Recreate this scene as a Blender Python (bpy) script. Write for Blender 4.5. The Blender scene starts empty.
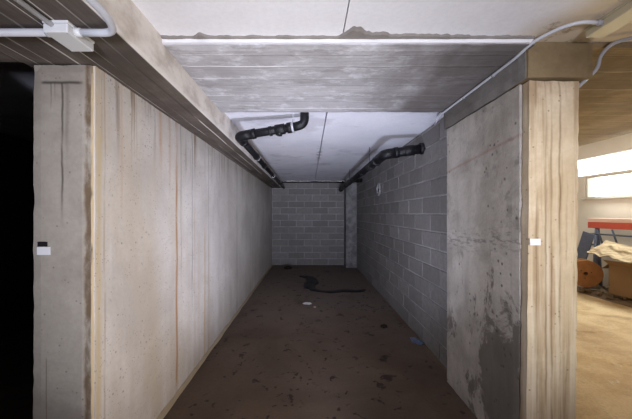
import bpy, bmesh, math, random
from mathutils import Vector, Matrix, noise

random.seed(7)
SC = bpy.context.scene
COL = SC.collection
EYE = 1.6

# ------------------------------------------------------------------ camera
cam_data = bpy.data.cameras.new('camera')
cam = bpy.data.objects.new('camera', cam_data)
COL.objects.link(cam)
cam.location = (0, 0, EYE)
cam.rotation_euler = (math.radians(90), 0, 0)
cam_data.sensor_width = 36
cam_data.lens = 36 * 300 / 632
cam_data.shift_x = 7.0 / 632
cam_data.shift_y = 4.5 / 632
cam_data.clip_start = 0.02
SC.camera = cam

# ------------------------------------------------------------------ world, lights, exposure
SC.view_settings.view_transform = 'Standard'
SC.view_settings.look = 'None'
SC.view_settings.exposure = 0.12
SC.view_settings.gamma = 1.0
SC.view_settings.use_curve_mapping = False

world = bpy.data.worlds.new('daylight')
SC.world = world
world.use_nodes = True
bgn = world.node_tree.nodes['Background']
bgn.inputs[0].default_value = (1.0, 0.96, 0.92, 1)
bgn.inputs[1].default_value = 4.0


def area(name, loc, target, sx, sy, power, color, spread=180):
    d = bpy.data.lights.new(name, 'AREA')
    d.shape = 'RECTANGLE'
    d.size, d.size_y = sx, sy
    d.energy = power
    d.color = color
    d.spread = math.radians(spread)
    o = bpy.data.objects.new(name, d)
    COL.objects.link(o)
    o.location = loc
    o.rotation_euler = (Vector(target) - Vector(loc)).to_track_quat('-Z', 'Y').to_euler()
    return o


def spot(name, loc, target, size, power, color, angle):
    d = bpy.data.lights.new(name, 'SPOT')
    d.shadow_soft_size = size
    d.energy = power
    d.color = color
    d.spot_size = math.radians(angle)
    d.spot_blend = 1.0
    o = bpy.data.objects.new(name, d)
    COL.objects.link(o)
    o.location = loc
    o.rotation_euler = (Vector(target) - Vector(loc)).to_track_quat('-Z', 'Y').to_euler()
    return o


# daylight from the ramp behind the photographer, the warm lamps of the drive aisle, the windows, plus added fill spots
area('ramp_daylight', (0.1, -3.6, 0.7), (-0.05, 6.5, 3.0), 0.8, 0.6, 32, (0.80, 0.83, 1.0), 48)
spot('fill_camera', (0.1, 0.0, 1.8), (-0.35, 3.0, 2.75), 0.08, 9, (0.92, 0.94, 1.0), 130)  # added fill at the camera, brightens beam and ceiling
spot('fill_right', (1.0, -0.3, 1.9), (-1.0, 3.0, 2.2), 0.2, 9, (1.0, 0.86, 0.70), 140)  # added fill from the right, aimed at the left wall
spot('fill_low', (0.3, 0.9, 0.6), (-0.4, 3.2, 2.6), 0.15, 43, (1.0, 0.99, 0.97), 130)  # added fill below the view, lifts cross beam and near ceiling
spot('fill_ground', (0.25, 1.9, 0.15), (-0.15, 4.8, 2.6), 0.12, 165, (0.72, 0.78, 1.0), 120)  # unseen fill near the floor, added to brighten the bay ceiling
spot('fill_wall', (0.9, 1.7, 0.25), (-1.16, 2.6, 1.7), 0.12, 68, (1.0, 0.87, 0.76), 120)  # unseen low fill, added to brighten the left wall
spot('aisle_lamp', (2.2, -0.6, 1.5), (1.45, 1.9, 1.4), 0.2, 145, (1.0, 0.95, 0.82), 50)
area('bay_lamp', (3.6, 3.6, 2.52), (3.8, 3.7, 0), 1.4, 1.8, 13, (1.0, 0.6, 0.25))
area('bay_bounce', (3.6, 3.6, 0.1), (3.2, 3.0, 2.6), 1.4, 1.8, 46, (1.0, 0.77, 0.33))
area('window_daylight', (6.15, 5.4, 2.4), (3.0, 5.0, 0.6), 2.6, 0.8, 112, (0.92, 1.0, 0.92))


# ------------------------------------------------------------------ node helpers
class N:
    """A material tree with arithmetic on its sockets."""

    def __init__(self, name):
        self.m = bpy.data.materials.new(name)
        self.m.use_nodes = True
        self.t = self.m.node_tree
        self.b = self.t.nodes['Principled BSDF']
        self._pos = None

    def node(self, kind, **kw):
        n = self.t.nodes.new(kind)
        for k, v in kw.items():
            setattr(n, k, v)
        return n

    def put(self, sock, v):
        if isinstance(v, S):
            self.t.links.new(v.s, sock)
        elif isinstance(v, tuple) and len(v) == 3 and sock.type == 'RGBA':
            sock.default_value = (*v, 1)
        else:
            sock.default_value = v

    def math(self, op, a, b=0.0, c=0.0):
        n = self.node('ShaderNodeMath', operation=op)
        for i, v in enumerate((a, b, c)):
            self.put(n.inputs[i], v)
        return S(self, n.outputs[0])

    def pos(self):
        if self._pos is None:
            n = self.node('ShaderNodeTexCoord')
            self._pos = S(self, n.outputs['Object'])
            x = self.node('ShaderNodeSeparateXYZ')
            self.put(x.inputs[0], self._pos)
            self.x, self.y, self.z = [S(self, x.outputs[i]) for i in range(3)]
        return self._pos

    def vec(self, x, y, z):
        n = self.node('ShaderNodeCombineXYZ')
        for i, v in enumerate((x, y, z)):
            self.put(n.inputs[i], v)
        return S(self, n.outputs[0])

    def noise(self, scale, detail=4, rough=0.55, stretch=None, offset=0.0, dist=0.0):
        self.pos()
        sx, sy, sz = stretch or (1, 1, 1)
        v = self.vec(self.x * sx + offset, self.y * sy + offset * 1.7, self.z * sz - offset)
        n = self.node('ShaderNodeTexNoise')
        self.put(n.inputs['Vector'], v)
        n.inputs['Scale'].default_value = scale
        n.inputs['Detail'].default_value = detail
        n.inputs['Roughness'].default_value = rough
        n.inputs['Distortion'].default_value = dist
        return S(self, n.outputs[0])

    def ramp(self, v, a, b, lo=0.0, hi=1.0):
        n = self.node('ShaderNodeMapRange', interpolation_type='SMOOTHSTEP')
        for i, x in enumerate((v, a, b, lo, hi)):
            self.put(n.inputs[i], x)
        return S(self, n.outputs[0])

    def line(self, c, at, w):
        """1 at c == at, falling to 0 at distance w."""
        return self.ramp(self.math('ABSOLUTE', c - at), 0.0, w, 1.0, 0.0)

    def mix(self, f, a, b, mode='MIX'):
        n = self.node('ShaderNodeMix', data_type='RGBA', blend_type=mode)
        self.put(n.inputs[0], f)
        self.put(n.inputs[6], a)
        self.put(n.inputs[7], b)
        return S(self, n.outputs[2])

    def rand(self, v):
        n = self.node('ShaderNodeTexWhiteNoise', noise_dimensions='1D')
        self.put(n.inputs['W'], v)
        return S(self, n.outputs['Value'])

    def bump(self, h, strength=0.3, dist=0.01):
        n = self.node('ShaderNodeBump')
        n.inputs['Strength'].default_value = strength
        n.inputs['Distance'].default_value = dist
        self.put(n.inputs['Height'], h)
        self.t.links.new(n.outputs[0], self.b.inputs['Normal'])

    def done(self, color, rough=0.85, spec=0.25, metal=0.0):
        self.put(self.b.inputs['Base Color'], color)
        self.put(self.b.inputs['Roughness'], rough)
        self.b.inputs['Specular IOR Level'].default_value = spec
        self.b.inputs['Metallic'].default_value = metal
        return self.m


class S:
    def __init__(self, n, s):
        self.n, self.s = n, s

    def __add__(self, o): return self.n.math('ADD', self, o)
    def __sub__(self, o): return self.n.math('SUBTRACT', self, o)
    def __mul__(self, o): return self.n.math('MULTIPLY', self, o)
    def __truediv__(self, o): return self.n.math('DIVIDE', self, o)


def srgb(r, g, b):
    f = lambda c: (c / 255) / 12.92 if c / 255 <= 0.04045 else ((c / 255 + 0.055) / 1.055) ** 2.4
    return (f(r), f(g), f(b))


def simple(name, col, rough=0.6, spec=0.3, metal=0.0, var=0.15, scale=12, bump=0.1):
    n = N(name)
    f = n.noise(scale, 5)
    c = n.mix(f, tuple(x * (1 - var) for x in col), tuple(min(1, x * (1 + var)) for x in col))
    n.bump(n.noise(scale * 6, 3), bump, 0.004)
    return n.done(c, rough, spec, metal)


def concrete(name, light, dark, scale=1.5):
    """base mottled cement; returns the builder and its colour so stains can be laid on."""
    n = N(name)
    a = n.ramp(n.noise(scale, 8, 0.62, dist=0.4), 0.32, 0.68)
    c = n.mix(a, dark, light)
    fine = n.noise(38, 4, 0.7)
    c = n.mix(n.ramp(fine, 0.3, 0.75, 0.0, 0.22), c, tuple(x * 0.72 for x in dark))
    return n, c, fine


def pores(n, c, scale, col, amount=1.0, thr=0.12):
    v = n.node('ShaderNodeTexVoronoi')
    n.put(v.inputs['Vector'], n.pos())
    v.inputs['Scale'].default_value = scale
    d = S(n, v.outputs['Distance'])
    keep = n.ramp(n.noise(scale * 0.21, 2, offset=3.3), 0.48, 0.58)
    f = n.ramp(d, thr * 0.4, thr, amount, 0.0) * keep
    return n.mix(f, c, col), f


# ---- poured wall on the left, with its rust runs and joints
def mat_wall_left():
    n, c, fine = concrete('poured_concrete_pale', srgb(222, 217, 212), srgb(198, 192, 187))
    y, z = n.y, n.z
    # formwork mottling, vertical washes
    wash = n.ramp(n.noise(5, 5, 0.6, (1, 1, 0.07)), 0.42, 0.72)
    c = n.mix(wash * 0.22, c, srgb(172, 164, 156))
    # ochre patches, stronger at the foot and the near end
    och = n.noise(3.2, 6, 0.6, (1, 1, 0.25), 7.0)
    near = n.ramp(y, 1.6, 3.9, 1.0, 0.0)
    c = n.mix(n.ramp(och, 0.42, 0.66) * near * 0.28, c, srgb(205, 184, 150))
    low = n.ramp(z, 0.0, 1.1, 1.0, 0.0)
    c = n.mix(low * n.ramp(och, 0.3, 0.6) * 0.3, c, srgb(160, 138, 108))
    streaky = n.noise(9, 5, 0.6, (1, 3.0, 0.30), 2.0)
    for at, w, col, k, z0, z1 in (
            (1.66, .04, srgb(206, 184, 140), .8, 0, 2.41), (1.705, .012, srgb(150, 120, 75), .7, 0, 2.41),
            (1.86, .02, srgb(190, 150, 100), .5, 1.5, 2.41), (2.02, .012, srgb(120, 112, 100), .55, 1.9, 2.41),
            (2.34, .05, srgb(185, 130, 70), .7, 1.85, 2.41), (2.50, .03, srgb(180, 130, 75), .6, 1.7, 2.41),
            (2.63, .034, srgb(170, 122, 70), .95, 0, 2.41), (2.72, .012, srgb(120, 115, 108), .8, .9, 2.41),
            (2.98, .016, srgb(105, 103, 100), .8, .6, 2.41), (3.05, .03, srgb(186, 158, 108), .6, 0, 1.9),
            (3.16, .05, srgb(190, 160, 110), .5, 0, 1.6), (3.34, .035, srgb(192, 150, 85), .75, 0, 1.6),
            (3.47, .010, srgb(115, 108, 98), .8, 0, 2.41), (3.47, .05, srgb(186, 150, 100), .4, 0, 1.5),
            (4.0, .02, srgb(150, 145, 140), .5, 1.2, 2.41), (4.83, .018, srgb(95, 95, 98), .9, 0, 2.41),
            (4.95, .05, srgb(215, 213, 212), .5, 0, 2.41), (6.2, .02, srgb(110, 110, 112), .6, 0, 2.41)):
        wob = y + (n.noise(2.0, 2, offset=at) - 0.5) * 0.03
        f = n.line(wob, at, w) * n.ramp(streaky, 0.28, 0.55)
        f = f * n.ramp(z, z0 - 0.05, z0 + 0.35) if z0 > 0 else f
        if z1 < 2.4:
            f = f * n.ramp(z, z1 - .4, z1, 1.0, 0.0)
        c = n.mix(f * (k * (.9 if k >= .75 else .6)), c, col)
    # upper run-off marks below the beam
    drip = n.noise(16, 3, 0.5, (1, 1, 0.04), 11)
    c = n.mix(n.ramp(drip, 0.56, 0.70) * n.ramp(z, 1.85, 2.38) * 0.75, c, srgb(128, 106, 80))
    c, p = pores(n, c, 22, srgb(120, 112, 102), 0.6, 0.2)
    c, p2 = pores(n, c, 48, srgb(128, 112, 95), 0.6, 0.26)
    n.bump(fine * 0.4 + n.noise(9, 5) - p, 0.35, 0.006)
    return n.done(c, 0.8, 0.2)


def mat_column_left():
    n, c, fine = concrete('poured_concrete_grey', srgb(176, 167, 153), srgb(148, 138, 126), 2.2)
    x, z = n.x, n.z
    wob = (n.noise(6, 3) - 0.5) * 0.02
    # groove across the head and the drips beneath it
    f = n.line(z + wob, 2.305, .014) * n.ramp(x, -1.45, -1.42) * n.ramp(x, -1.24, -1.20, 1, 0)
    c = n.mix(f * 0.85, c, srgb(62, 56, 50))
    for at, w, z0, k in ((-1.385, .006, 1.85, .7), (-1.365, .007, 2.15, .9), (-1.325, .010, 1.5, .8), (-1.30, .02, 1.75, .3)):
        f = n.line(x + wob, at, w) * n.ramp(z, z0, z0 + .3) * n.ramp(z, 2.30, 2.31, 1, 0)
        f = f * n.ramp(n.noise(12, 3, 0.5, (1, 1, .2)), 0.35, 0.5)
        c = n.mix(f * k, c, srgb(70, 60, 50))
    c = n.mix(n.line(x, -1.41, .005) * n.ramp(z, .8, .85, 1, 0) * .7, c, srgb(110, 95, 78))
    # worn right arris
    e = n.ramp(x + (n.noise(7, 5) - .5) * .04, -1.215, -1.195)
    c = n.mix(e * n.ramp(n.noise(12, 6, .7, (1, 1, .35), 5), .34, .56) * .9, c, srgb(104, 84, 62))
    c = n.mix(n.ramp(x, -1.178, -1.172), c, srgb(212, 194, 160))
    c, p = pores(n, c, 26, srgb(110, 100, 90), 0.55, 0.18)
    n.bump(fine * 0.5 + n.noise(14, 5) - p - e, 0.4, 0.006)
    return n.done(c, 0.85, 0.2)


def mat_column_right():
    n, c, fine = concrete('poured_concrete_ochre', srgb(214, 198, 172), srgb(190, 170, 142), 3)
    x, z = n.x, n.z
    s = n.noise(14, 5, 0.6, (1, 1, 0.05), 4)
    c = n.mix(n.ramp(s, 0.45, 0.62) * 0.55, c, srgb(140, 112, 78))
    c = n.mix(n.ramp(n.noise(20, 4, .6, (1, 1, .03), 9), 0.5, 0.66) * 0.55, c, srgb(214, 204, 184))
    for at, k in ((1.365, .4), (1.42, .6), (1.455, .55), (1.505, .6), (1.545, .4)):
        f = n.line(x + (n.noise(4, 3) - .5) * .03, at, .010) * n.ramp(n.noise(8, 4, .6, (1, 1, .15), at), .38, .55)
        c = n.mix(f * k, c, srgb(105, 80, 52))
    c, p = pores(n, c, 24, srgb(100, 82, 60), 0.6, 0.18)
    n.bump(fine * 0.4 + s - p, 0.4, 0.006)
    return n.done(c, 0.85, 0.2)


def mat_panel():
    n, c, fine = concrete('poured_concrete_damp', srgb(196, 189, 180), srgb(158, 151, 142), 2.6)
    y, z = n.y, n.z
    # wet sandy patches: heavy at the foot by the column, a ragged band halfway up, scattered blots above
    d = n.noise(4.2, 9, 0.7, (1, 1, .7), 12.0, 0.6)
    near = n.ramp(y, 1.85, 2.6, 1.0, 0.0)
    low = n.ramp(z, 0.5, 1.25, 1.0, 0.0)
    f = n.ramp(d + near * low * 0.26 + low * .03, 0.58, 0.66)
    c = n.mix(f * n.ramp(z, 1.2, 1.5, 1.0, .45) * 0.75, c, srgb(92, 84, 75))
    band = n.line(z + (y - 2.3) * 0.10, 1.40, .16) * n.ramp(n.noise(13, 7, .72, (1, .7, 2.4), 3), .48, .62)
    c = n.mix(band * 0.6, c, srgb(92, 88, 86))
    blots = n.ramp(n.noise(7, 6, .65, offset=21), .56, .68) * n.ramp(z, 1.45, 1.8) * n.ramp(y, 2.1, 2.7, 1.0, .45)
    c = n.mix(blots * .6, c, srgb(112, 108, 105))
    v = n.ramp(n.noise(12, 5, .6, (1, 1, .12), 5), .5, .7)
    c = n.mix(v * .3, c, srgb(140, 134, 130))
    c = n.mix(n.line(z + (y - 2.3) * .10, 2.05, .02) * .4, c, srgb(150, 112, 96))
    c, p = pores(n, c, 16, srgb(84, 80, 76), 0.7, 0.22)
    n.bump(fine * 0.5 + d - p, 0.5, 0.008)
    return n.done(c, 0.8, 0.25)


def mat_boards(name, light, dark, axis, width, pale, gap=0.06, pale_k=.8, stain=None):
    """board-marked soffit: axis is the coordinate ACROSS the boards."""
    n, c, fine = concrete(name, light, dark, 2.4)
    a = n.x if axis == 'x' else n.y
    wob = a + (n.noise(1.3, 2) - .5) * 0.012 + n.math('SINE', a * 17.0) * .022
    u = wob / width
    cell = n.math('FLOOR', u)
    fr = n.math('FRACT', u)
    r = n.rand(cell + 0.37)
    c = n.mix(r * 0.42, c, tuple(v * 0.62 for v in dark))
    st = (8, .35, 1) if axis == 'x' else (.35, 8, 1)
    grain = n.noise(7, 6, 0.65, st, 6)
    c = n.mix(n.ramp(grain, .4, .68) * .45, c, tuple(v * 0.7 for v in dark))
    edge = n.math('MINIMUM', fr, n.math('SUBTRACT', 1.0, fr))
    ln = n.ramp(edge, gap * .35, gap, 1.0, 0.0)
    sel = n.ramp(n.noise(2.2, 4, .6, st, 15), .44, .58)
    c = n.mix(ln * sel * pale_k, c, pale)
    c = n.mix(ln * n.math('SUBTRACT', 1.0, sel) * .5, c, tuple(v * .45 for v in dark))
    if stain:
        c = stain(n, c)
    bmp = n.math('SUBTRACT', 1.0, n.ramp(n.x, -.872, -.862)) if name == 'board_marked_soffit' else 1.0
    if name == 'board_marked_soffit':     # the cheek of the beam was cast against smooth formwork and is much paler
        f = n.ramp(n.noise(7, 6, .65, (.2, .6, 1), 3), .4, .65)
        pale_c = n.mix(f, srgb(226, 219, 210), srgb(196, 186, 176))
        low = n.ramp(n.z + n.noise(14, 5, .6) * .04, ZS + .035, ZS + .06, 1.0, 0.0)
        pale_c = n.mix(low * .5, pale_c, srgb(240, 236, 230))
        c = n.mix(n.ramp(n.x, -.872, -.862), c, pale_c)
        ln = ln * bmp
    n.bump(ln * 1.2 + grain * .8 + fine * .3 + r * .8, 0.45, 0.006)
    return n.done(c, 0.85, 0.2)


def mat_ceiling(name, light, dark, stain=None):
    n, c, fine = concrete(name, light, dark, 1.2)
    if stain:
        c = stain(n, c)
    n.bump(fine * .4 + n.noise(6, 5), 0.2, 0.005)
    return n.done(c, 0.85, 0.2)


def ceiling_stain(n, c):
    f = n.ramp(n.noise(2.2, 7, .65, offset=31), .52, .68)
    c = n.mix(f * .4, c, srgb(165, 160, 165))
    # a sooty smear beside the slab joint deep in the bay
    g = n.line(n.x, .17, .07) * n.line(n.y, 5.2, .9) * n.ramp(n.noise(8, 4), .42, .6)
    return n.mix(g * .8, c, srgb(90, 88, 96))


def front_tint_stain(n, c):
    x, y = n.x, n.y
    warm = n.ramp(x + (n.noise(3, 4) - .5) * .2 + (y - 1.6) * .5, 1.15, 1.4)  # tan tint towards the right; darker stains are laid over it
    c = n.mix(warm * .75, c, srgb(196, 176, 140))
    f = n.ramp(n.noise(6, 6, .65, offset=4.4), .54, .62) * warm
    c = n.mix(f * .7, c, srgb(120, 96, 68))
    return c


def mat_blocks():
    n = N('cement_block')
    g = n.node('ShaderNodeNewGeometry')
    r = S(n, g.outputs['Random Per Island'])
    c = n.mix(r, srgb(124, 121, 118), srgb(142, 139, 136))
    f = n.noise(14, 6, .7)
    c = n.mix(n.ramp(f, .35, .7) * .4, c, srgb(104, 102, 100))
    fine = n.noise(90, 3, .7)
    n.bump(f + fine * .8, .7, .006)
    return n.done(c, 0.92, 0.15)


def mat_mortar():
    n, c, fine = concrete('mortar', srgb(180, 178, 178), srgb(140, 138, 138), 2.5)
    n.bump(fine + n.noise(20, 4), .5, .005)
    return n.done(c, .9, .15)


def mat_pilaster():
    n, c, fine = concrete('pilaster_cement', srgb(150, 148, 148), srgb(104, 102, 104), 5)
    n.bump(fine + n.noise(12, 5), .6, .01)
    return n.done(c, .9, .15)


def mat_floor():
    n = N('dusty_cement_floor')
    n.pos()
    x, y = n.x, n.y
    a = n.ramp(n.noise(.9, 8, .62, dist=.6), .32, .68)
    c = n.mix(a, srgb(88, 74, 62), srgb(106, 90, 77))
    # paler and greyer deeper in the bay
    c = n.mix(n.ramp(y + (n.noise(.8, 5) - .5) * 2.5, 3.2, 5.6) * .6, c, srgb(136, 124, 116))
    # paler tan out in the drive aisle
    out = n.ramp(x + (n.noise(1.2, 4) - .5) * .4, 1.35, 1.75)
    pale_tan = n.mix(n.ramp(n.noise(2.2, 7, .65, offset=8), .35, .65), srgb(178, 152, 118), srgb(204, 180, 146))
    c = n.mix(out, c, pale_tan)
    inn = n.math('SUBTRACT', 1.0, out)
    fine = n.noise(42, 5, .7)
    c = n.mix(n.ramp(fine, .35, .75) * .25, c, srgb(70, 56, 46))
    # dark damp clots trodden into the dust
    wx = n.noise(5, 3, offset=3.1)
    wy = n.noise(5, 3, offset=9.7)
    spots = None
    for sc, th, k in ((3.4, .20, 3.1), (6.5, .24, 8.4), (12.0, .26, 1.9)):
        v = n.node('ShaderNodeTexVoronoi')
        n.put(v.inputs['Vector'], n.vec(x * 1.0 + wx * .35 + k, y * 1.0 + wy * .35, 0.0))
        v.inputs['Scale'].default_value = sc
        sel = n.ramp(S(n, n_color_r(n, v)), .38, .5)
        f = n.ramp(S(n, v.outputs['Distance']) + (n.noise(22, 4) - .5) * .30, th * .55, th, 1.0, 0.0) * sel
        spots = f if spots is None else n.math('MAXIMUM', spots, f)
    c = n.mix(spots * (inn * .75 + .12), c, srgb(46, 36, 30))
    streak = n.ramp(n.noise(1.6, 6, .6, (1, .5, 1), 40), .56, .70)
    c = n.mix(streak * .45 * inn, c, srgb(80, 64, 52))
    # tyre drag marks and cracks outside
    m = n.ramp(n.noise(2.0, 6, .7, (.5, 1.6, 1), 14), .58, .66)
    c = n.mix(m * out * .5, c, srgb(120, 92, 62))
    n.bump(fine * .5 + n.noise(8, 6) + spots, .4, .006)
    rough = n.ramp(spots, 0, 1, .88, .6)
    return n.done(c, rough, .2)


def n_color_r(n, v):
    s = n.node('ShaderNodeSeparateColor')
    n.t.links.new(v.outputs['Color'], s.inputs[0])
    return s.outputs[0]


# ------------------------------------------------------------------ mesh helpers
def tag(o, label=None, cat=None, group=None, kind=None):
    if label: o['label'] = label
    if cat: o['category'] = cat
    if group: o['group'] = group
    if kind: o['kind'] = kind
    return o


def link(name, bm, mat, parent=None, smooth=False):
    me = bpy.data.meshes.new(name)
    bmesh.ops.recalc_face_normals(bm, faces=bm.faces)
    bm.to_mesh(me)
    bm.free()
    me.materials.append(mat)
    if smooth:
        for p in me.polygons:
            p.use_smooth = True
    o = bpy.data.objects.new(name, me)
    COL.objects.link(o)
    if parent is not None:
        o.parent = parent
    return o


def empty(name, loc, rz=0.0):
    o = bpy.data.objects.new(name, None)
    COL.objects.link(o)
    o.location = loc
    o.rotation_euler = (0, 0, rz)
    return o


def box(bm, lo, hi, cham=0.0, rot=None, at=None):
    m = bmesh.new()
    bmesh.ops.create_cube(m, size=1)
    lo, hi = Vector(lo), Vector(hi)
    for v in m.verts:
        v.co = Vector([(lo[i] + hi[i]) / 2 + v.co[i] * (hi[i] - lo[i]) for i in range(3)])
    if cham > 0:
        bmesh.ops.bevel(m, geom=m.edges[:], offset=cham, segments=2, profile=.5, affect='EDGES')
    if rot is not None:
        m.transform(rot)
    if at is not None:
        m.transform(Matrix.Translation(at))
    me = bpy.data.meshes.new('tmp')
    m.to_mesh(me)
    m.free()
    bm.from_mesh(me)
    bpy.data.meshes.remove(me)


def rough_box(bm, lo, hi, step=.08, amp=.004, cham=.008, seed=0.0):
    """a cast block: subdivided, its faces slightly uneven and its arrises worn."""
    m = bmesh.new()
    lo, hi = Vector(lo), Vector(hi)
    cuts = [max(1, min(60, int((hi[i] - lo[i]) / step))) for i in range(3)]
    grid = {}

    def vert(i, j, k):
        key = (i, j, k)
        if key not in grid:
            p = Vector([lo[a] + (hi[a] - lo[a]) * t / cuts[a] for a, t in enumerate(key)])
            ext = [(-1 if key[a] == 0 else 1 if key[a] == cuts[a] else 0) for a in range(3)]
            nn = noise.noise_vector(p * 6 + Vector((seed, seed, seed)))
            n2 = noise.noise_vector(p * 23 + Vector((seed, 0, seed)))
            for a in range(3):
                if ext[a]:
                    p[a] += ext[a] * nn[a] * amp
            if sum(1 for e in ext if e) >= 2:
                w = cham * (1 + 1.2 * abs(n2.x))
                for a in range(3):
                    p[a] -= ext[a] * w * .5
            grid[key] = m.verts.new(p)
        return grid[key]

    for ax in range(3):
        u, v = (ax + 1) % 3, (ax + 2) % 3
        for side in (0, cuts[ax]):
            for i in range(cuts[u]):
                for j in range(cuts[v]):
                    q = []
                    for du, dv in ((0, 0), (1, 0), (1, 1), (0, 1)):
                        k = [0, 0, 0]
                        k[ax], k[u], k[v] = side, i + du, j + dv
                        q.append(vert(*k))
                    m.faces.new(q)
    bmesh.ops.recalc_face_normals(m, faces=m.faces)
    me = bpy.data.meshes.new('tmp')
    m.to_mesh(me)
    m.free()
    bm.from_mesh(me)
    bpy.data.meshes.remove(me)


def smooth_path(pts, r, seg=6):
    """round the corners of a polyline with radius r."""
    P = [Vector(p) for p in pts]
    out = [P[0]]
    for a, b, c in zip(P, P[1:], P[2:]):
        d1, d2 = (a - b), (c - b)
        k = min(r, d1.length * .49, d2.length * .49)
        p, q = b + d1.normalized() * k, b + d2.normalized() * k
        for i in range(seg + 1):
            t = i / seg
            out.append(p * (1 - t) ** 2 + b * 2 * t * (1 - t) + q * t * t)
    out.append(P[-1])
    return out


def tube(bm, pts, r, seg=14, cap=True):
    P = [Vector(p) for p in pts]
    rs = r if isinstance(r, (list, tuple)) else [r] * len(P)
    rings = []
    up = None
    for i, p in enumerate(P):
        d = (P[min(i + 1, len(P) - 1)] - P[max(i - 1, 0)]).normalized()
        if up is None:
            up = Vector((0, 0, 1)) if abs(d.z) < .9 else Vector((1, 0, 0))
        a = d.cross(up).normalized()
        up = a.cross(d).normalized()
        rings.append([bm.verts.new(p + (a * math.cos(t) + up * math.sin(t)) * rs[i])
                      for t in (2 * math.pi * k / seg for k in range(seg))])
    for A, B in zip(rings, rings[1:]):
        for k in range(seg):
            bm.faces.new((A[k], A[(k + 1) % seg], B[(k + 1) % seg], B[k]))
    if cap:
        bm.faces.new(rings[0][::-1])
        bm.faces.new(rings[-1])


def collar(bm, at, d, r, length, seg=18):
    at, d = Vector(at), Vector(d).normalized()
    h = length / 2
    tube(bm, [at - d * h, at - d * (h - .003), at + d * (h - .003), at + d * h], [r * .94, r, r, r * .94], seg)


ZS = EYE + .81
# ------------------------------------------------------------------ materials
def cross_tone(n, c):
    # darker and browner towards the right end, its edge ragged
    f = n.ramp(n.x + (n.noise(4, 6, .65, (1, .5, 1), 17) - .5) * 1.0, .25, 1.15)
    m = n.ramp(n.noise(9, 7, .7, (.6, 1, 1), 23), .5, .66)
    c = n.mix(m * .5, c, srgb(226, 226, 230))
    d = n.ramp(n.noise(6, 7, .7, (.5, 1.3, 1), 41), .54, .68)
    c = n.mix(d * .5, c, srgb(128, 122, 118))
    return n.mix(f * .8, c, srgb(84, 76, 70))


M_wall = mat_wall_left()
M_coll = mat_column_left()
M_colr = mat_column_right()
M_panel = mat_panel()
M_soff = mat_boards('board_marked_soffit', srgb(120, 110, 101), srgb(88, 79, 72), 'x', .105, srgb(214, 208, 200))
M_cross = mat_boards('board_marked_beam', srgb(200, 198, 200), srgb(172, 169, 170), 'y', .155, srgb(232, 230, 230), .05, .8, cross_tone)
M_brown = mat_boards('board_marked_brown', srgb(150, 128, 96), srgb(112, 92, 64), 'y', .16, srgb(178, 156, 120), .05, .6)
M_white = mat_ceiling('pale_cement_ceiling', srgb(236, 236, 244), srgb(222, 222, 232), ceiling_stain)
M_front = mat_ceiling('pale_cement_ceiling_stained', srgb(242, 241, 243), srgb(230, 228, 229), front_tint_stain)
M_beamr = mat_ceiling('dark_cement_beam', srgb(140, 136, 132), srgb(98, 92, 86))
M_head = mat_ceiling('brown_cement_beam', srgb(140, 122, 92), srgb(104, 86, 60))
M_block = mat_blocks()
M_mortar = mat_mortar()
M_floor = mat_floor()
M_dark = simple('dark_cement', srgb(60, 58, 55), .9, .1)
M_plaster = simple('white_plaster', srgb(216, 208, 198), .8, .2, var=.06, scale=4)
M_pvc = simple('black_plastic_pipe', srgb(15, 15, 18), .5, .3, var=.3, scale=20, bump=.05)
M_conduit = simple('grey_conduit', srgb(196, 197, 202), .45, .4, var=.05)
M_conduitr = simple('dusty_conduit', srgb(150, 148, 150), .5, .4, var=.08)
M_boxw = simple('white_junction_box', srgb(216, 216, 214), .45, .4, var=.03)
M_boxr = simple('beige_junction_box', srgb(196, 186, 158), .5, .4, var=.04)
M_paper = simple('white_paper', srgb(232, 230, 230), .6, .2, var=.03)
M_black = simple('black_sticker', srgb(34, 30, 32), .5, .3)
M_steel = simple('clamp_steel', srgb(200, 200, 205), .35, .5, .6)

# ------------------------------------------------------------------ structure
ZS = EYE + .81            # soffit of the lengthwise beams, top of the walls
ZC = EYE + .985           # underside of the cross beam
ZT = EYE + 1.03           # ceiling slab
YB = 9.4                  # back wall

bm = bmesh.new()
bmesh.ops.create_grid(bm, x_segments=60, y_segments=70, size=.5)
for v in bm.verts:
    v.co = Vector((-4 + (v.co.x + .5) * 10.4, -4 + (v.co.y + .5) * 13.8, 0))
    d = noise.noise(v.co * 1.7)
    v.co.z = min(0, d * .006)
bm2 = bm
tag(link('floor', bm, M_floor, smooth=True), 'dusty brown cement floor with dark dirt spots', 'floor', kind='structure')

bm = bmesh.new()
rough_box(bm, (-1.48, 1.63, 0), (-1.16, YB + .1, ZS), .12, .003, .006)
tag(link('wall_left', bm, M_wall), 'long pale poured concrete wall with rust runs', 'wall', kind='structure')
# cement fillet along the foot of the left wall
bm = bmesh.new()
prev = None
for i in range(91):
    y = 1.63 + (YB - 1.63) * i / 90
    w = .026 + .014 * noise.noise(Vector((y * 3, 0, 0)))
    h = .035 + .014 * noise.noise(Vector((y * 4, 5, 0)))
    ring = [bm.verts.new((-1.165, y, 0)), bm.verts.new((-1.165 + w, y, 0)), bm.verts.new((-1.165 + w * .8, y, h * .6)),
            bm.verts.new((-1.165 + w * .2, y, h)), bm.verts.new((-1.165, y, h))]
    if prev:
        for a in range(5):
            b = (a + 1) % 5
            bm.faces.new((prev[a], prev[b], ring[b], ring[a]))
    prev = ring
tag(link('baseboard_left', bm, simple('foot_mortar', srgb(168, 154, 130), .9, .1)), 'rough cement fillet along the foot of the left wall', 'trim', kind='structure')

bm = bmesh.new()
rough_box(bm, (-1.492, 1.61, 0), (-1.166, 1.95, ZS), .05, .003, .012, 3)
tag(link('column_left', bm, M_coll), 'grey concrete column at the near end of the left wall, black and white tag on it', 'column', kind='structure')

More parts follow.
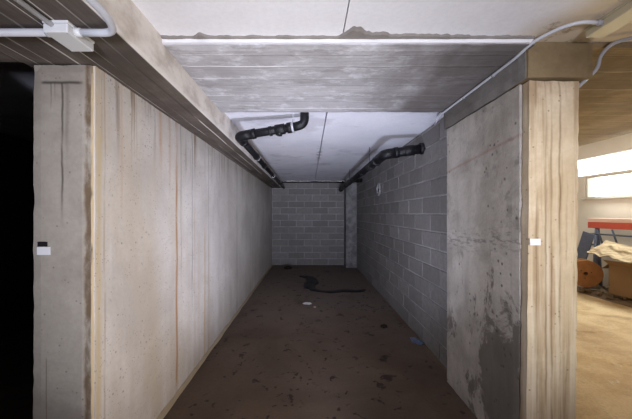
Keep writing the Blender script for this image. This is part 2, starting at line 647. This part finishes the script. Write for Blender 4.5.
bm = bmesh.new()
rough_box(bm, (-1.55, -3.9, ZS), (-.855, YB, ZT + .2), .12, .003, .010, 5)
rough_box(bm, (-3.9, -3.9, ZS + .001), (-1.54, 1.62, ZT + .2), .15, .003, .010, 6)
tag(link('beam_left', bm, M_soff), 'board-marked concrete beam running above the left wall and column', 'beam', kind='structure')

bm = bmesh.new()
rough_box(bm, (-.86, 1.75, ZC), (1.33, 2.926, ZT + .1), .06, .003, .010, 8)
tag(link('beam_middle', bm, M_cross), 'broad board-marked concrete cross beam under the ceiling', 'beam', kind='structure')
# pale lip along the front edge of the cross beam and the grey mortar squeezed out above it
def strip(bm, section, n_=130):
    prev = None
    for i in range(n_ + 1):
        x = -.86 + 2.17 * i / n_
        ring = [bm.verts.new((x, y, z)) for y, z in section(x)]
        m = len(ring)
        if prev:
            for a in range(m):
                bm.faces.new((prev[a], prev[(a + 1) % m], ring[(a + 1) % m], ring[a]))
        prev = ring


bm = bmesh.new()
strip(bm, lambda x: [(1.765, ZC + .012), (1.747 + .004 * noise.noise(Vector((x * 9, 2, 0))), ZC + .014), (1.744 + .004 * noise.noise(Vector((x * 12, 5, 0))), ZT - .008), (1.765, ZT - .004)])
tag(link('trim_1', bm, simple('lip_mortar', srgb(214, 212, 212), .9, .1, var=.12, scale=9)), 'pale lip along the front edge of the cross beam', 'trim', kind='structure')


def squeeze(x):
    k = noise.noise(Vector((x * 11, 3, 0))) * .5 + noise.noise(Vector((x * 31, 3, 4))) * .3
    w = .014 + .03 * max(0, k + .1)
    if x > .16:
        w += .075 * max(0, 1 - abs(x - .25) / .07) ** .6 + .05 * max(0, min(1, (x - .2) / .1) * (1 - (x - .2) / .85)) * (.8 + k)
    w += .035 * max(0, 1 - abs(x + .62) / .05)
    y = 1.748
    return [(y, ZT + .002), (y, ZT - .014), (y - w * .7, ZT - .010), (y - w, ZT + .002)]


bm = bmesh.new()
strip(bm, squeeze, 260)
tag(link('trim_2', bm, simple('grey_mortar', srgb(128, 122, 116), .95, .1, var=.3, scale=14, bump=.5)), 'ragged grey mortar squeezed out between cross beam and ceiling', 'trim', kind='structure')

# ceiling slabs with the open joint between them
bm = bmesh.new()
for x0, x1 in ((-.87, .173), (.187, 1.60)):
    box(bm, (x0, 2.9, ZT), (x1, YB, ZT + .12))
box(bm, (-.87, 2.9, ZT + .06), (1.6, YB, ZT + .2))
box(bm, (-3.9, 1.62, ZT), (-1.5, YB, ZT + .2))
box(bm, (.10, YB - .005, ZT + .001), (.26, YB + .2, ZT + .11))
tag(link('ceiling', bm, M_white), 'pale cement ceiling of the bay with a straight joint down its middle', 'ceiling', kind='structure')
bm = bmesh.new()
for x0, x1 in ((-.87, .192), (.198, 6.3)):
    box(bm, (x0, -3.9, ZT), (x1, 1.80, ZT + .12))
box(bm, (-.87, -3.9, ZT + .06), (6.3, 1.8, ZT + .2))
tag(link('ceiling_front', bm, M_front), 'stained pale ceiling in front of the cross beam', 'ceiling', kind='structure')


# block walls
def block_wall(name, plane, axis, a0, a1, z0, z1, thick, label, bl=.5, bh=.2, face=1):
    """axis 'y': wall faces -x at x=plane and runs along y; axis 'x': faces -y at y=plane."""
    bm = bmesh.new()
    g = .009
    row = 0
    z = z0
    while z < z1 - .02:
        zt = min(z + bh, z1)
        a = a0 - (bl * .5 if row % 2 else 0) - .1
        while a < a1:
            s, e = max(a, a0), min(a + bl, a1)
            if e - s > .05:
                j = random.uniform(-.002, .002)
                lo = [0, 0, z + g]
                hi = [0, 0, zt - g]
                if axis == 'y':
                    lo[0], hi[0], lo[1], hi[1] = plane + j, plane + .05, s + g, e - g
                else:
                    lo[1], hi[1], lo[0], hi[0] = plane + j, plane + .05, s + g, e - g
                box(bm, lo, hi, .004)
            a += bl
        z += bh
        row += 1
    # blocks are the wall; its mortar bed is its part
    w = link(name, bm, M_block)
    tag(w, label, 'wall', kind='structure')
    b2 = bmesh.new()
    if axis == 'y':
        box(b2, (plane + .007, a0, z0), (plane + thick, a1, z1))
    else:
        box(b2, (a0, plane + .007, z0), (a1, plane + thick, z1))
    link('mortar', b2, M_mortar, w)
    return w


block_wall('wall_right', 1.42, 'y', 2.86, YB, 0, ZT, .2, 'grey cement block wall on the right with a round vent hole')
block_wall('wall_back', YB, 'x', -1.30, 1.55, 0, ZT, .2, 'grey cement block wall closing the far end of the bay')

bm = bmesh.new()
rough_box(bm, (1.09, 8.87, 0), (1.42, YB, ZT), .08, .003, .01, 11)
tag(link('column_back', bm, mat_pilaster()), 'small concrete pilaster in the far right corner', 'column', kind='structure')

bm = bmesh.new()
rough_box(bm, (1.31, 1.87, 0), (1.60, 2.86, ZS), .06, .003, .006, 13)
tag(link('wall_panel', bm, M_panel), 'short damp-stained concrete wall behind the right column', 'wall', kind='structure')

bm = bmesh.new()
rough_box(bm, (1.322, 1.80, 0), (1.634, 1.872, ZS), .05, .003, .012, 17)
for v in bm.verts:
    v.co.x -= .009 * (2.41 - v.co.z)
tag(link('column_right', bm, M_colr), 'ochre-streaked concrete column on the right with a white tag', 'column', kind='structure')

bm = bmesh.new()
rough_box(bm, (1.305, 1.81, ZS + .004), (1.62, 2.93, ZT + .1), .06, .004, .012, 19)
tag(link('beam_right', bm, M_beamr), 'dark grey beam above the damp-stained wall', 'beam', kind='structure')
bm = bmesh.new()
rough_box(bm, (1.31, 1.795, ZS + .002), (1.715, 1.99, ZT + .05), .05, .004, .012, 23)
tag(link('beam_head', bm, M_head), 'brown concrete beam end over the right column', 'beam', kind='structure')

bm = bmesh.new()
rough_box(bm, (1.60, 1.80, ZC + .01), (4.0, 8.6, ZC + .3), .2, .004, .01, 29)
tag(link('ceiling_right', bm, M_brown), 'brown board-marked slab over the lit space on the right', 'ceiling', kind='structure')
bm = bmesh.new()
box(bm, (3.9, 1.79, 3.3), (6.6, 8.6, 3.45))
box(bm, (3.9, 1.70, ZC), (6.6, 1.79, 3.45))
tag(link('ceiling_outer', bm, M_plaster), 'high pale ceiling beside the windows', 'ceiling', kind='structure')

# outer wall with two window openings one above the other
XW = 6.3
bm = bmesh.new()
box(bm, (XW, -3.9, 0), (XW + .25, 9.0, 1.96))
box(bm, (XW, -3.9, 1.96), (XW + .25, 2.6, 3.4))
box(bm, (XW, 6.86, 1.96), (XW + .25, 9.0, 2.455))
box(bm, (XW, 8.0, 2.455), (XW + .25, 9.0, 2.89))
box(bm, (XW, 2.6, 2.43), (XW + .25, 6.86, 2.455))
box(bm, (XW, 2.6, 2.89), (XW + .25, 9.0, 3.4))
tag(link('wall_outer', bm, M_plaster), 'pale plastered outer wall below and around the bright windows', 'wall', kind='structure')
M_frame = simple('window_frame_paint', srgb(214, 208, 200), .5, .3)
gl = N('window_glass')
gl.b.inputs['Transmission Weight'].default_value = 1.0
gl.b.inputs['IOR'].default_value = 1.1
M_glass = gl.done((.95, .97, .97), .05, .3)


def window(name, y0, y1, z0, z1, bars, label):
    bm = bmesh.new()
    t = .022
    X0, X1 = XW + .03, XW + .08
    box(bm, (X0, y0, z0), (X1, y1, z0 + t), .004)
    box(bm, (X0, y0, z1 - t), (X1, y1, z1), .004)
    box(bm, (X0, y0, z0 + t), (X1, y0 + t, z1 - t), .004)
    box(bm, (X0, y1 - t * 1.6, z0 + t), (X1, y1, z1 - t), .004)
    for b in bars:
        box(bm, (X0, b - t / 2, z0 + t), (X1, b + t / 2, z1 - t), .004)
    w = tag(link(name, bm, M_frame), label, 'window', kind='structure')
    g = bmesh.new()
    box(g, (XW + .052, y0 + t, z0 + t), (XW + .056, y1 - t, z1 - t))
    link('glass_pane', g, M_glass, w)
    if name == 'window_2':
        return
    s = bmesh.new()
    box(s, (XW - .05, y0 - .04, z0 - .035), (XW + .03, y1 + .04, z0), .005)
    link('window_sill', s, M_frame, w)


window('window_1', 2.6, 6.86, 1.96, 2.43, (4.6,), 'wide bright basement window above the red barrier')
window('window_2', 2.6, 8.0, 2.455, 2.89, (4.6,), 'overexposed upper window strip under the brown slab')

# closing walls out of the frame, and the dark store to the left with an added light-blocking partition
bm = bmesh.new()
box(bm, (-4.0, -4.1, 0), (6.6, -3.9, 3.4))
tag(link('wall_front', bm, M_plaster), 'wall behind the photographer', 'wall', kind='structure')
bm = bmesh.new()
box(bm, (1.62, 8.5, 0), (6.6, 8.7, 3.4))
tag(link('wall_far', bm, M_plaster), 'far wall of the lit space on the right', 'wall', kind='structure')
bm = bmesh.new()
box(bm, (-4.1, -4, 0), (-3.9, 9.6, 2.9))
box(bm, (-3.9, 1.62, 0), (-2.0, 1.70, ZT))  # unseen partition, added to keep light out of the store
box(bm, (-3.9, 5.0, 0), (-1.48, 5.2, ZT))
tag(link('wall_store_light_block', bm, M_dark), 'dark walls of the unlit store beside the left column, plus an added light-blocking partition', 'wall', kind='structure')

# ------------------------------------------------------------------ drains
# left drain: drops from the slab, runs left, then along the beam to the back wall
def pipe_piece(name, pts, r, parent, mat=None, bend=.06, seg=16):
    bm = bmesh.new()
    tube(bm, smooth_path(pts, bend), r, seg)
    return link(name, bm, mat or M_pvc, parent, True)


d1 = empty('drain_pipe', (-.73, 3.2, 2.43))
tag(d1, 'black drain pipe on the left, elbowing out of the ceiling and along the beam', 'pipe')


def lo(o, pts):
    return [tuple(Vector(p) - Vector(o.location)) for p in pts]


R = .045
pipe_piece('down_elbow', lo(d1, [(-.045, 3.06, ZT + .03), (-.045, 3.06, 2.515), (-.17, 3.08, 2.49)]), R, d1, bend=.085)
pipe_piece('cross_pipe', lo(d1, [(-.15, 3.08, 2.493), (-.72, 3.17, 2.425)]), R * .95, d1)
pipe_piece('corner_elbow', lo(d1, [(-.60, 3.152, 2.44), (-.745, 3.17, 2.42), (-.745, 3.33, 2.42)]), R * 1.12, d1, bend=.07)
pipe_piece('long_pipe', lo(d1, [(-.745, 3.28, 2.42), (-.79, YB - .01, 2.425)]), R * .9, d1)
dd = Vector((-.57, .09, -.068))
for p, k, L in (((-.20, 3.088, 2.487), 1.22, .05), ((-.30, 3.105, 2.474), 1.2, .10), ((-.40, 3.12, 2.462), 1.12, .03), ((-.58, 3.148, 2.442), 1.2, .04)):
    bm = bmesh.new()
    collar(bm, lo(d1, [p])[0], dd, R * k, L)
    link('socket_collar', bm, M_pvc, d1, True)
bm = bmesh.new()
tube(bm, lo(d1, [(-.305, 3.105, 2.474), (-.305, 3.10, 2.41)]), R * .62, 12)
link('inspection_stub', bm, M_pvc, d1, True)
for y in (3.42, 4.3, 5.1, 6.6, 8.0):
    bm = bmesh.new()
    collar(bm, lo(d1, [(-.745 - (y - 3.28) * .0074, y, 2.42)])[0], (0, 1, 0), R * 1.1, .05)
    link('socket_collar', bm, M_pvc, d1, True)
bm = bmesh.new()
collar(bm, lo(d1, [(-.165, 3.08, 2.491)])[0], dd, R * 1.28, .022)
box(bm, (-.168, 3.07, 2.54), (-.160, 3.08, ZT), 0, at=-Vector(d1.location))
link('pipe_clamp', bm, M_steel, d1)
for y in (4.35, 6.4):
    bm = bmesh.new()
    collar(bm, lo(d1, [(-.753 - (y - 4.35) * .007, y, 2.42)])[0], (0, 1, 0), R * 1.15, .014)
    link('pipe_clamp', bm, M_conduitr, d1)

# right drain: out of the block wall, elbow, then back along the bay
d2 = empty('drain_pipe', (.95, 4.0, 2.33))
tag(d2, 'thick black drain pipe on the right, leaving the block wall and bending towards the back', 'pipe')
R2 = .054
wallp = (1.44, 3.74, 2.42)
elb = (.945, 3.76, 2.345)
pipe_piece('wall_pipe', lo(d2, [wallp, (1.0, 3.757, 2.353)]), R2 * 1.1, d2)
pipe_piece('bend', lo(d2, [(1.08, 3.755, 2.366), elb, (.933, 4.02, 2.337)]), R2 * 1.18, d2, bend=.05)
pipe_piece('long_pipe', lo(d2, [(.934, 3.98, 2.338), (.92, 8.6, 2.31)]), R2 * .98, d2)
pipe_piece('end_cap', lo(d2, [(.92, 8.56, 2.31), (.92, 8.66, 2.30)]), R2 * 1.15, d2)
pipe_piece('branch', lo(d2, [(.925, 6.35, 2.32), (1.09, 6.6, 2.335), (1.16, 6.62, 2.345)]), R2 * .85, d2)
w = Vector(wallp) - Vector(elb)
for t, k, L in ((.30, 1.26, .05), (.62, 1.22, .12), (.93, 1.32, .05)):
    bm = bmesh.new()
    collar(bm, lo(d2, [Vector(elb) + w * t])[0], w, R2 * k, L)
    link('socket_collar', bm, M_pvc, d2, True)
for y, k in ((4.16, 1.2), (4.5, 1.16), (5.2, 1.1), (6.3, 1.18), (7.4, 1.1), (8.3, 1.15)):
    bm = bmesh.new()
    collar(bm, lo(d2, [(.935 - (y - 4.05) * .0034, y, 2.33 - (y - 4.05) * .0045)])[0], (0, 1, 0), R2 * k, .06)
    link('socket_collar', bm, M_pvc, d2, True)
for y in (4.62, 6.9):
    bm = bmesh.new()
    collar(bm, lo(d2, [(.933, y, 2.328)])[0], (0, 1, 0), R2 * 1.12, .012)
    box(bm, (.930, y - .004, 2.37), (.936, y + .004, ZT), 0, at=-Vector(d2.location))
    link('pipe_clamp', bm, M_black, d2)

# thin pipe along the top of the back wall
bm = bmesh.new()
tube(bm, [(-.84, YB - .03, 2.598), (1.12, YB - .03, 2.598)], .024, 12)
tag(link('pipe', bm, M_pvc, smooth=True), 'thin dark pipe across the top of the back wall', 'pipe')

# round vent sleeve in the block wall
v = empty('vent_sleeve', (1.42, 6.08, 2.10))
tag(v, 'round pale vent sleeve in the right block wall', 'vent')
bm = bmesh.new()
seg = 28
prof = [(.135, .012), (.135, -.02), (.128, -.028), (.112, -.028), (.108, -.02), (.108, .012)]
rings = [[bm.verts.new((x, math.cos(2 * math.pi * k / seg) * r, math.sin(2 * math.pi * k / seg) * r)) for k in range(seg)] for r, x in prof]
for A, B in zip(rings, rings[1:] + rings[:1]):
    for k in range(seg):
        bm.faces.new((A[k], A[(k + 1) % seg], B[(k + 1) % seg], B[k]))
link('ring', bm, simple('vent_mortar', srgb(150, 150, 152), .9, .1), v, True)
bm = bmesh.new()
tube(bm, [(-.004, 0, 0), (.004, 0, 0)], .108, 28)
link('inner_cover', bm, M_conduit, v)
bm = bmesh.new()
tube(bm, [(-.012, .028, -.015), (-.003, .028, -.015)], .034, 20)
link('hole', bm, M_black, v)

# ------------------------------------------------------------------ electrical, left
jb = empty('junction_box', (-1.06, 1.33, ZS))
tag(jb, 'white junction box under the left beam, beside the left column top', 'junction box')
bm = bmesh.new()
box(bm, (-.052, -.078, -.050), (.052, .078, -.012), .005)
link('body', bm, M_boxw, jb)
bm = bmesh.new()
box(bm, (-.054, -.08, -.012), (.054, .08, .0), .003)
link('lid', bm, M_boxw, jb)
for sx, sy in ((1, 1), (1, -1), (-1, 1), (-1, -1)):
    bm = bmesh.new()
    tube(bm, [(sx * .044, sy * .068, -.0515), (sx * .044, sy * .068, -.049)], .004, 8)
    link('screw', bm, M_conduit, jb)
for sx in (-1, 1):
    bm = bmesh.new()
    tube(bm, [(sx * .048, -.03, -.024), (sx * .075, -.03, -.024)], .0185, 16)
    link('cable_gland', bm, M_boxw, jb, True)
rc = .0155
for pts, lab, name, r in (
        ([(-2.6, 1.30, ZS - .022), (-1.12, 1.30, ZS - .024)], 'white conduit running left from the junction box', 'conduit', rc),
        ([(-1.0, 1.30, ZS - .024), (-.84, 1.30, ZS - .026), (-.805, 1.20, ZS - .02), (-.80, .2, ZS - .02)], 'white conduit curving right then towards the viewer from the junction box', 'conduit', rc),
        ([(-1.075, 1.25, ZS - .02), (-1.075, .3, ZS - .018)], 'thin white conduit entering the near face of the junction box', 'conduit', .010)):
    bm = bmesh.new()
    tube(bm, smooth_path(pts, .06), r, 14)
    tag(link(name, bm, M_conduit, smooth=True), lab, 'conduit', 'white conduits at the left junction box')

# ------------------------------------------------------------------ electrical, right
jb = empty('junction_box', (1.585, 1.53, ZT))
tag(jb, 'beige junction box on the stained ceiling in front of the right column', 'junction box')
bm = bmesh.new()
box(bm, (-.05, -.14, -.052), (.05, .14, -.012), .005)
link('body', bm, M_boxr, jb)
bm = bmesh.new()
box(bm, (-.052, -.142, -.012), (.052, .142, 0), .003)
link('lid', bm, M_boxr, jb)
bm = bmesh.new()
tube(bm, [(-.075, .045, -.026), (-.048, .045, -.026)], .015, 14)
link('cable_gland', bm, M_conduitr, jb, True)
bm = bmesh.new()
pts = [(1.515, 1.575, ZT - .026), (1.43, 1.575, ZT - .02), (1.36, 1.63, ZT - .02), (1.297, 1.745, ZT - .03), (1.288, 1.86, ZC - .013), (1.284, 2.96, ZC - .016), (1.30, 3.1, ZC - .06)]
tube(bm, smooth_path(pts, .07), .0095, 12)
o = link('conduit', bm, M_conduit, smooth=True)
tag(o, 'grey conduit curving off the beige junction box and along the dark right beam', 'conduit')
for y in (2.1, 2.5, 2.85):
    bm = bmesh.new()
    collar(bm, (1.289, y, ZC - .015), (0, 1, 0), .0125, .015)
    link('clip', bm, M_conduitr, o)
bm = bmesh.new()
pts = [(2.6, 1.35, ZT - .014), (1.95, 1.66, ZT - .014), (1.77, 1.755, ZT - .03), (1.733, 1.79, ZT - .09), (1.735, 1.80, 2.475), (1.66, 1.86, 2.38), (1.645, 1.88, 2.36)]
tube(bm, smooth_path(pts, .05), .0105, 12)
o = link('conduit', bm, M_conduitr, smooth=True)
tag(o, 'pale conduit bending down beside the brown beam end over the right column', 'conduit')

# ------------------------------------------------------------------ tags on the columns
t = empty('paper_tag', (-1.4195, 1.606, 1.402))
tag(t, 'small white paper tag with a black strip on the left column', 'tag')
bm = bmesh.new()
box(bm, (-.036, -.002, -.021), (.036, .0015, .022), .0005)
link('paper', bm, M_paper, t)
bm = bmesh.new()
box(bm, (-.032, -.003, .024), (.018, .0015, .049), .0005)
link('black_strip', bm, M_black, t)
bm = bmesh.new()
box(bm, (1.322, 1.794, 1.413), (1.386, 1.8, 1.452), .0005)
tag(link('paper_tag', bm, M_paper), 'small blank white paper tag on the ochre right column', 'tag')

# ------------------------------------------------------------------ litter on the floor
# winding dark strip across the far floor
bm = bmesh.new()
path = smooth_path([(-.24, 7.7, 0), (.02, 7.6, 0), (.10, 7.15, 0), (-.02, 6.6, 0), (.14, 6.25, 0), (.45, 6.12, 0), (.72, 6.28, 0), (.98, 6.18, 0), (1.18, 6.32, 0)], .25, 6)
prev = None
for i, p in enumerate(path):
    q = path[min(i + 1, len(path) - 1)] - path[max(i - 1, 0)]
    s = Vector((-q.y, q.x, 0)).normalized()
    wd = ((.135 if p.y > 6.5 else .095) + .06 * noise.noise(p * 7)) * (.3 if i in (0, len(path) - 1) else 1)
    hh = .022 + .012 * noise.noise(p * 13)
    ring = [bm.verts.new(p + s * wd * a + Vector((0, 0, h * hh))) for a, h in ((-1, 0), (-.7, .7), (0, 1), (.7, .7), (1, 0))]
    if prev:
        for a in range(4):
            bm.faces.new((prev[a], prev[a + 1], ring[a + 1], ring[a]))
        bm.faces.new((prev[4], prev[0], ring[0], ring[4]))
    prev = ring
tag(link('dark_strip', bm, simple('wet_rag', srgb(20, 19, 20), .55, .4, var=.4)), 'winding black strip lying across the floor near the back wall', 'debris')


def crumple(name, at, size, mat, label, cat, seed, flat=.5, rz=0):
    bm = bmesh.new()
    bmesh.ops.create_icosphere(bm, subdivisions=3, radius=1)
    for v in bm.verts:
        n1 = noise.noise(v.co * 1.8 + Vector((seed, 0, 0)))
        n2 = noise.noise(v.co * 4.5 + Vector((0, seed, 0)))
        v.co *= 1 + .35 * n1 + .18 * n2
        v.co = Vector((v.co.x * size[0], v.co.y * size[1], max(-.55, v.co.z) * size[2]))
    zmin = min(v.co.z for v in bm.verts)
    for v in bm.verts:
        v.co.z -= zmin
    o = link(name, bm, mat)
    o.location = (at[0], at[1], 0)
    o.rotation_euler = (0, 0, rz)
    return tag(o, label, cat)


M_blue = simple('blue_plastic', srgb(84, 98, 122), .3, .5, var=.5, scale=30)
crumple('paper_scrap', (-.03, 5.35, 0), (.075, .06, .010), M_paper, 'pale paper scrap on the floor before the black strip', 'litter', 2.2)
crumple('paper_scrap', (.10, 5.15, 0), (.02, .04, .008), simple('tan_scrap', srgb(190, 170, 150)), 'tiny tan scrap beside the pale paper scrap', 'litter', 5.2)
crumple('plastic_wrapper', (1.345, 3.74, 0), (.045, .09, .03), M_blue, 'crumpled bluish plastic wrapper at the foot of the block wall', 'litter', 8.4, rz=.5)
M_clod = simple('dark_clod', srgb(40, 33, 28), .8, .2, var=.3)
crumple('dirt_clod', (-.62, 8.75, 0), (.12, .10, .05), M_clod, 'low dark clod against the back wall', 'debris', 3.3)
crumple('dirt_clod', (1.06, 4.25, 0), (.05, .05, .02), M_clod, 'small dark clod behind the bluish wrapper', 'debris', 6.1)

# ------------------------------------------------------------------ junk by the outer wall
M_wood = simple('reel_wood', srgb(158, 112, 74), .7, .2, var=.45, scale=9)
M_card = simple('cardboard', srgb(150, 122, 92), .85, .1, var=.1, scale=6)
M_ply = simple('pale_card', srgb(166, 146, 120), .8, .15, var=.35, scale=9)
M_red = simple('red_board', srgb(206, 92, 76), .5, .3, var=.12)
M_pink = simple('pale_red_board', srgb(232, 200, 188), .5, .3, var=.08)
M_bluegrey = simple('blue_grey_metal', srgb(96, 104, 128), .5, .4, .2, var=.3)

# rubble strip
bm = bmesh.new()
rnd = random.Random(4)
bmesh.ops.create_grid(bm, x_segments=24, y_segments=60, size=.5)
for v in bm.verts:
    u, w = v.co.x + .5, v.co.y + .5
    p = Vector((5.5 + u * .78, 4.2 + w * 3.0, 0))
    edge = min(u * 4, 1) * min(w * 8, (1 - w) * 8, 1)
    p.z = .003 + edge * (.05 + .04 * noise.noise(p * 5) + .035 * noise.noise(p * 17))
    v.co = p
for i in range(150):
    x, y = rnd.uniform(5.5, 6.2), rnd.uniform(4.3, 7.1)
    s = rnd.uniform(.02, .06)
    rot = Matrix.Rotation(rnd.uniform(0, 3), 4, 'Z') @ Matrix.Rotation(rnd.uniform(-.5, .5), 4, 'X')
    box(bm, (-s, -s * .6, -s * .4), (s, s * .6, s * .4), 0, rot, (x, y, rnd.uniform(.03, .09)))
tag(link('rubble', bm, simple('rubble_mix', srgb(120, 104, 88), .9, .1, var=.55, scale=16)), 'grey rubble and offcuts along the foot of the outer wall', 'rubble', kind='stuff')

# wooden cable reel, lying on its rim against the wall
reel = empty('cable_reel', (5.60, 6.12, .405))
reel.rotation_euler = (0, 0, math.radians(-28))
tag(reel, 'wooden cable reel standing on its rim in the rubble', 'cable reel')


def disc_with_hole(bm, y0, y1, ro, ri, seg=40):
    prof = [(ri, y0), (ro - .006, y0), (ro, y0 + .005), (ro, y1 - .005), (ro - .006, y1), (ri, y1)]
    rings = [[bm.verts.new((math.cos(2 * math.pi * k / seg) * r, y, math.sin(2 * math.pi * k / seg) * r)) for k in range(seg)] for r, y in prof]
    for A, B in zip(rings, rings[1:] + rings[:1]):
        for k in range(seg):
            bm.faces.new((A[k], A[(k + 1) % seg], B[(k + 1) % seg], B[k]))


for y0 in (-.13, .105):
    bm = bmesh.new()
    disc_with_hole(bm, y0, y0 + .025, .27, .035)
    link('flange', bm, M_wood, reel)
bm = bmesh.new()
disc_with_hole(bm, -.105, .105, .13, .035)
link('core', bm, M_wood, reel)
for k in range(3):
    a = k * 2.09 + .4
    bm = bmesh.new()
    tube(bm, [(math.cos(a) * .09, -.14, math.sin(a) * .09), (math.cos(a) * .09, -.128, math.sin(a) * .09)], .010, 8)
    link('bolt', bm, M_black, reel)

# cardboard box with open flaps
cb = empty('cardboard_box', (5.96, 5.30, .10))
cb.rotation_euler = (0, 0, math.radians(4))
tag(cb, 'large open cardboard box right of the wooden cable reel', 'box')
bm = bmesh.new()
w_, l_, h_ = .26, .40, .55
for lo_, hi_ in (((-w_, -l_, 0), (w_, l_, .008)), ((-w_, -l_, 0), (-w_ + .008, l_, h_)), ((w_ - .008, -l_, 0), (w_, l_, h_)),
                 ((-w_, -l_, 0), (w_, -l_ + .008, h_)), ((-w_, l_ - .008, 0), (w_, l_, h_))):
    box(bm, lo_, hi_)
link('body', bm, M_card, cb)
bm = bmesh.new()
box(bm, (-.15, -l_, 0), (0, l_, .006), 0, Matrix.Rotation(math.radians(35), 4, 'Y'), (-w_ - .0, 0, h_))
link('flap', bm, M_card, cb)
bm = bmesh.new()
box(bm, (-w_, -.002, 0), (w_, .16, .006), 0, Matrix.Rotation(math.radians(-40), 4, 'X'), (0, l_, h_))
link('flap', bm, M_card, cb)

# pale warped sheet slumped over the box
bm = bmesh.new()
bmesh.ops.create_grid(bm, x_segments=20, y_segments=36, size=.5)
for v in bm.verts:
    u, w = v.co.x, v.co.y
    jag = .05 * noise.noise(Vector((w * 7, 1, 0)))
    v.co = Vector((u * .44 + jag * (u < -.3), w * 1.0, .035 * noise.noise(Vector((u * 3, w * 4, 0))) + .02 * noise.noise(Vector((u * 8, w * 11, 3)))))
geo = bmesh.ops.extrude_face_region(bm, geom=bm.faces[:])
for v in [g for g in geo['geom'] if isinstance(g, bmesh.types.BMVert)]:
    v.co.z += .014
bm.transform(Matrix.Rotation(math.radians(6), 4, 'X') @ Matrix.Rotation(math.radians(-32), 4, 'Y'))
o = link('cardboard_sheet', bm, M_ply)
o.location = (5.68, 5.42, .90)
tag(o, 'pale warped cardboard sheet slumped over the large box', 'sheet')

# road works barrier: red board on tubular trestle legs
br = empty('barrier', (6.10, 5.55, 0))
tag(br, 'red barrier board on blue-grey trestle legs below the window', 'barrier')
bm = bmesh.new()
box(bm, (-.09, -.95, 1.30), (-.06, .92, 1.43), .004)
link('board', bm, M_red, br)
bm = bmesh.new()
box(bm, (-.09, -.95, 1.432), (.06, .92, 1.51), .004)
link('top_rail', bm, M_pink, br)
for y in (-.8, .78):
    for sx in (-1, 1):
        bm = bmesh.new()
        tube(bm, [(sx * .17 - .02, y + .1 * sx, .03), (-.02, y, 1.44)], .034, 10)
        link('leg', bm, M_bluegrey, br, True)
bm = bmesh.new()
for z in (1.18, .95):
    tube(bm, [(-.07, -.85, z), (-.07, .88, z)], .018, 10)
for y in (-.5, -.1, .3, .6):
    tube(bm, [(-.07, y, .95), (-.07, y + .12, 1.29)], .016, 10)
link('brace', bm, M_bluegrey, br, True)

# blue-grey sheet leaning under the left end of the barrier
bm = bmesh.new()
box(bm, (-.012, -.13, 0), (.012, .13, .62), .003, Matrix.Rotation(math.radians(14), 4, 'X') @ Matrix.Rotation(math.radians(5), 4, 'Y'))
o = link('metal_sheet', bm, M_bluegrey)
o.location = (5.90, 6.53, .60)
tag(o, 'narrow blue-grey sheet leaning beside the barrier leg behind the cable reel', 'sheet')
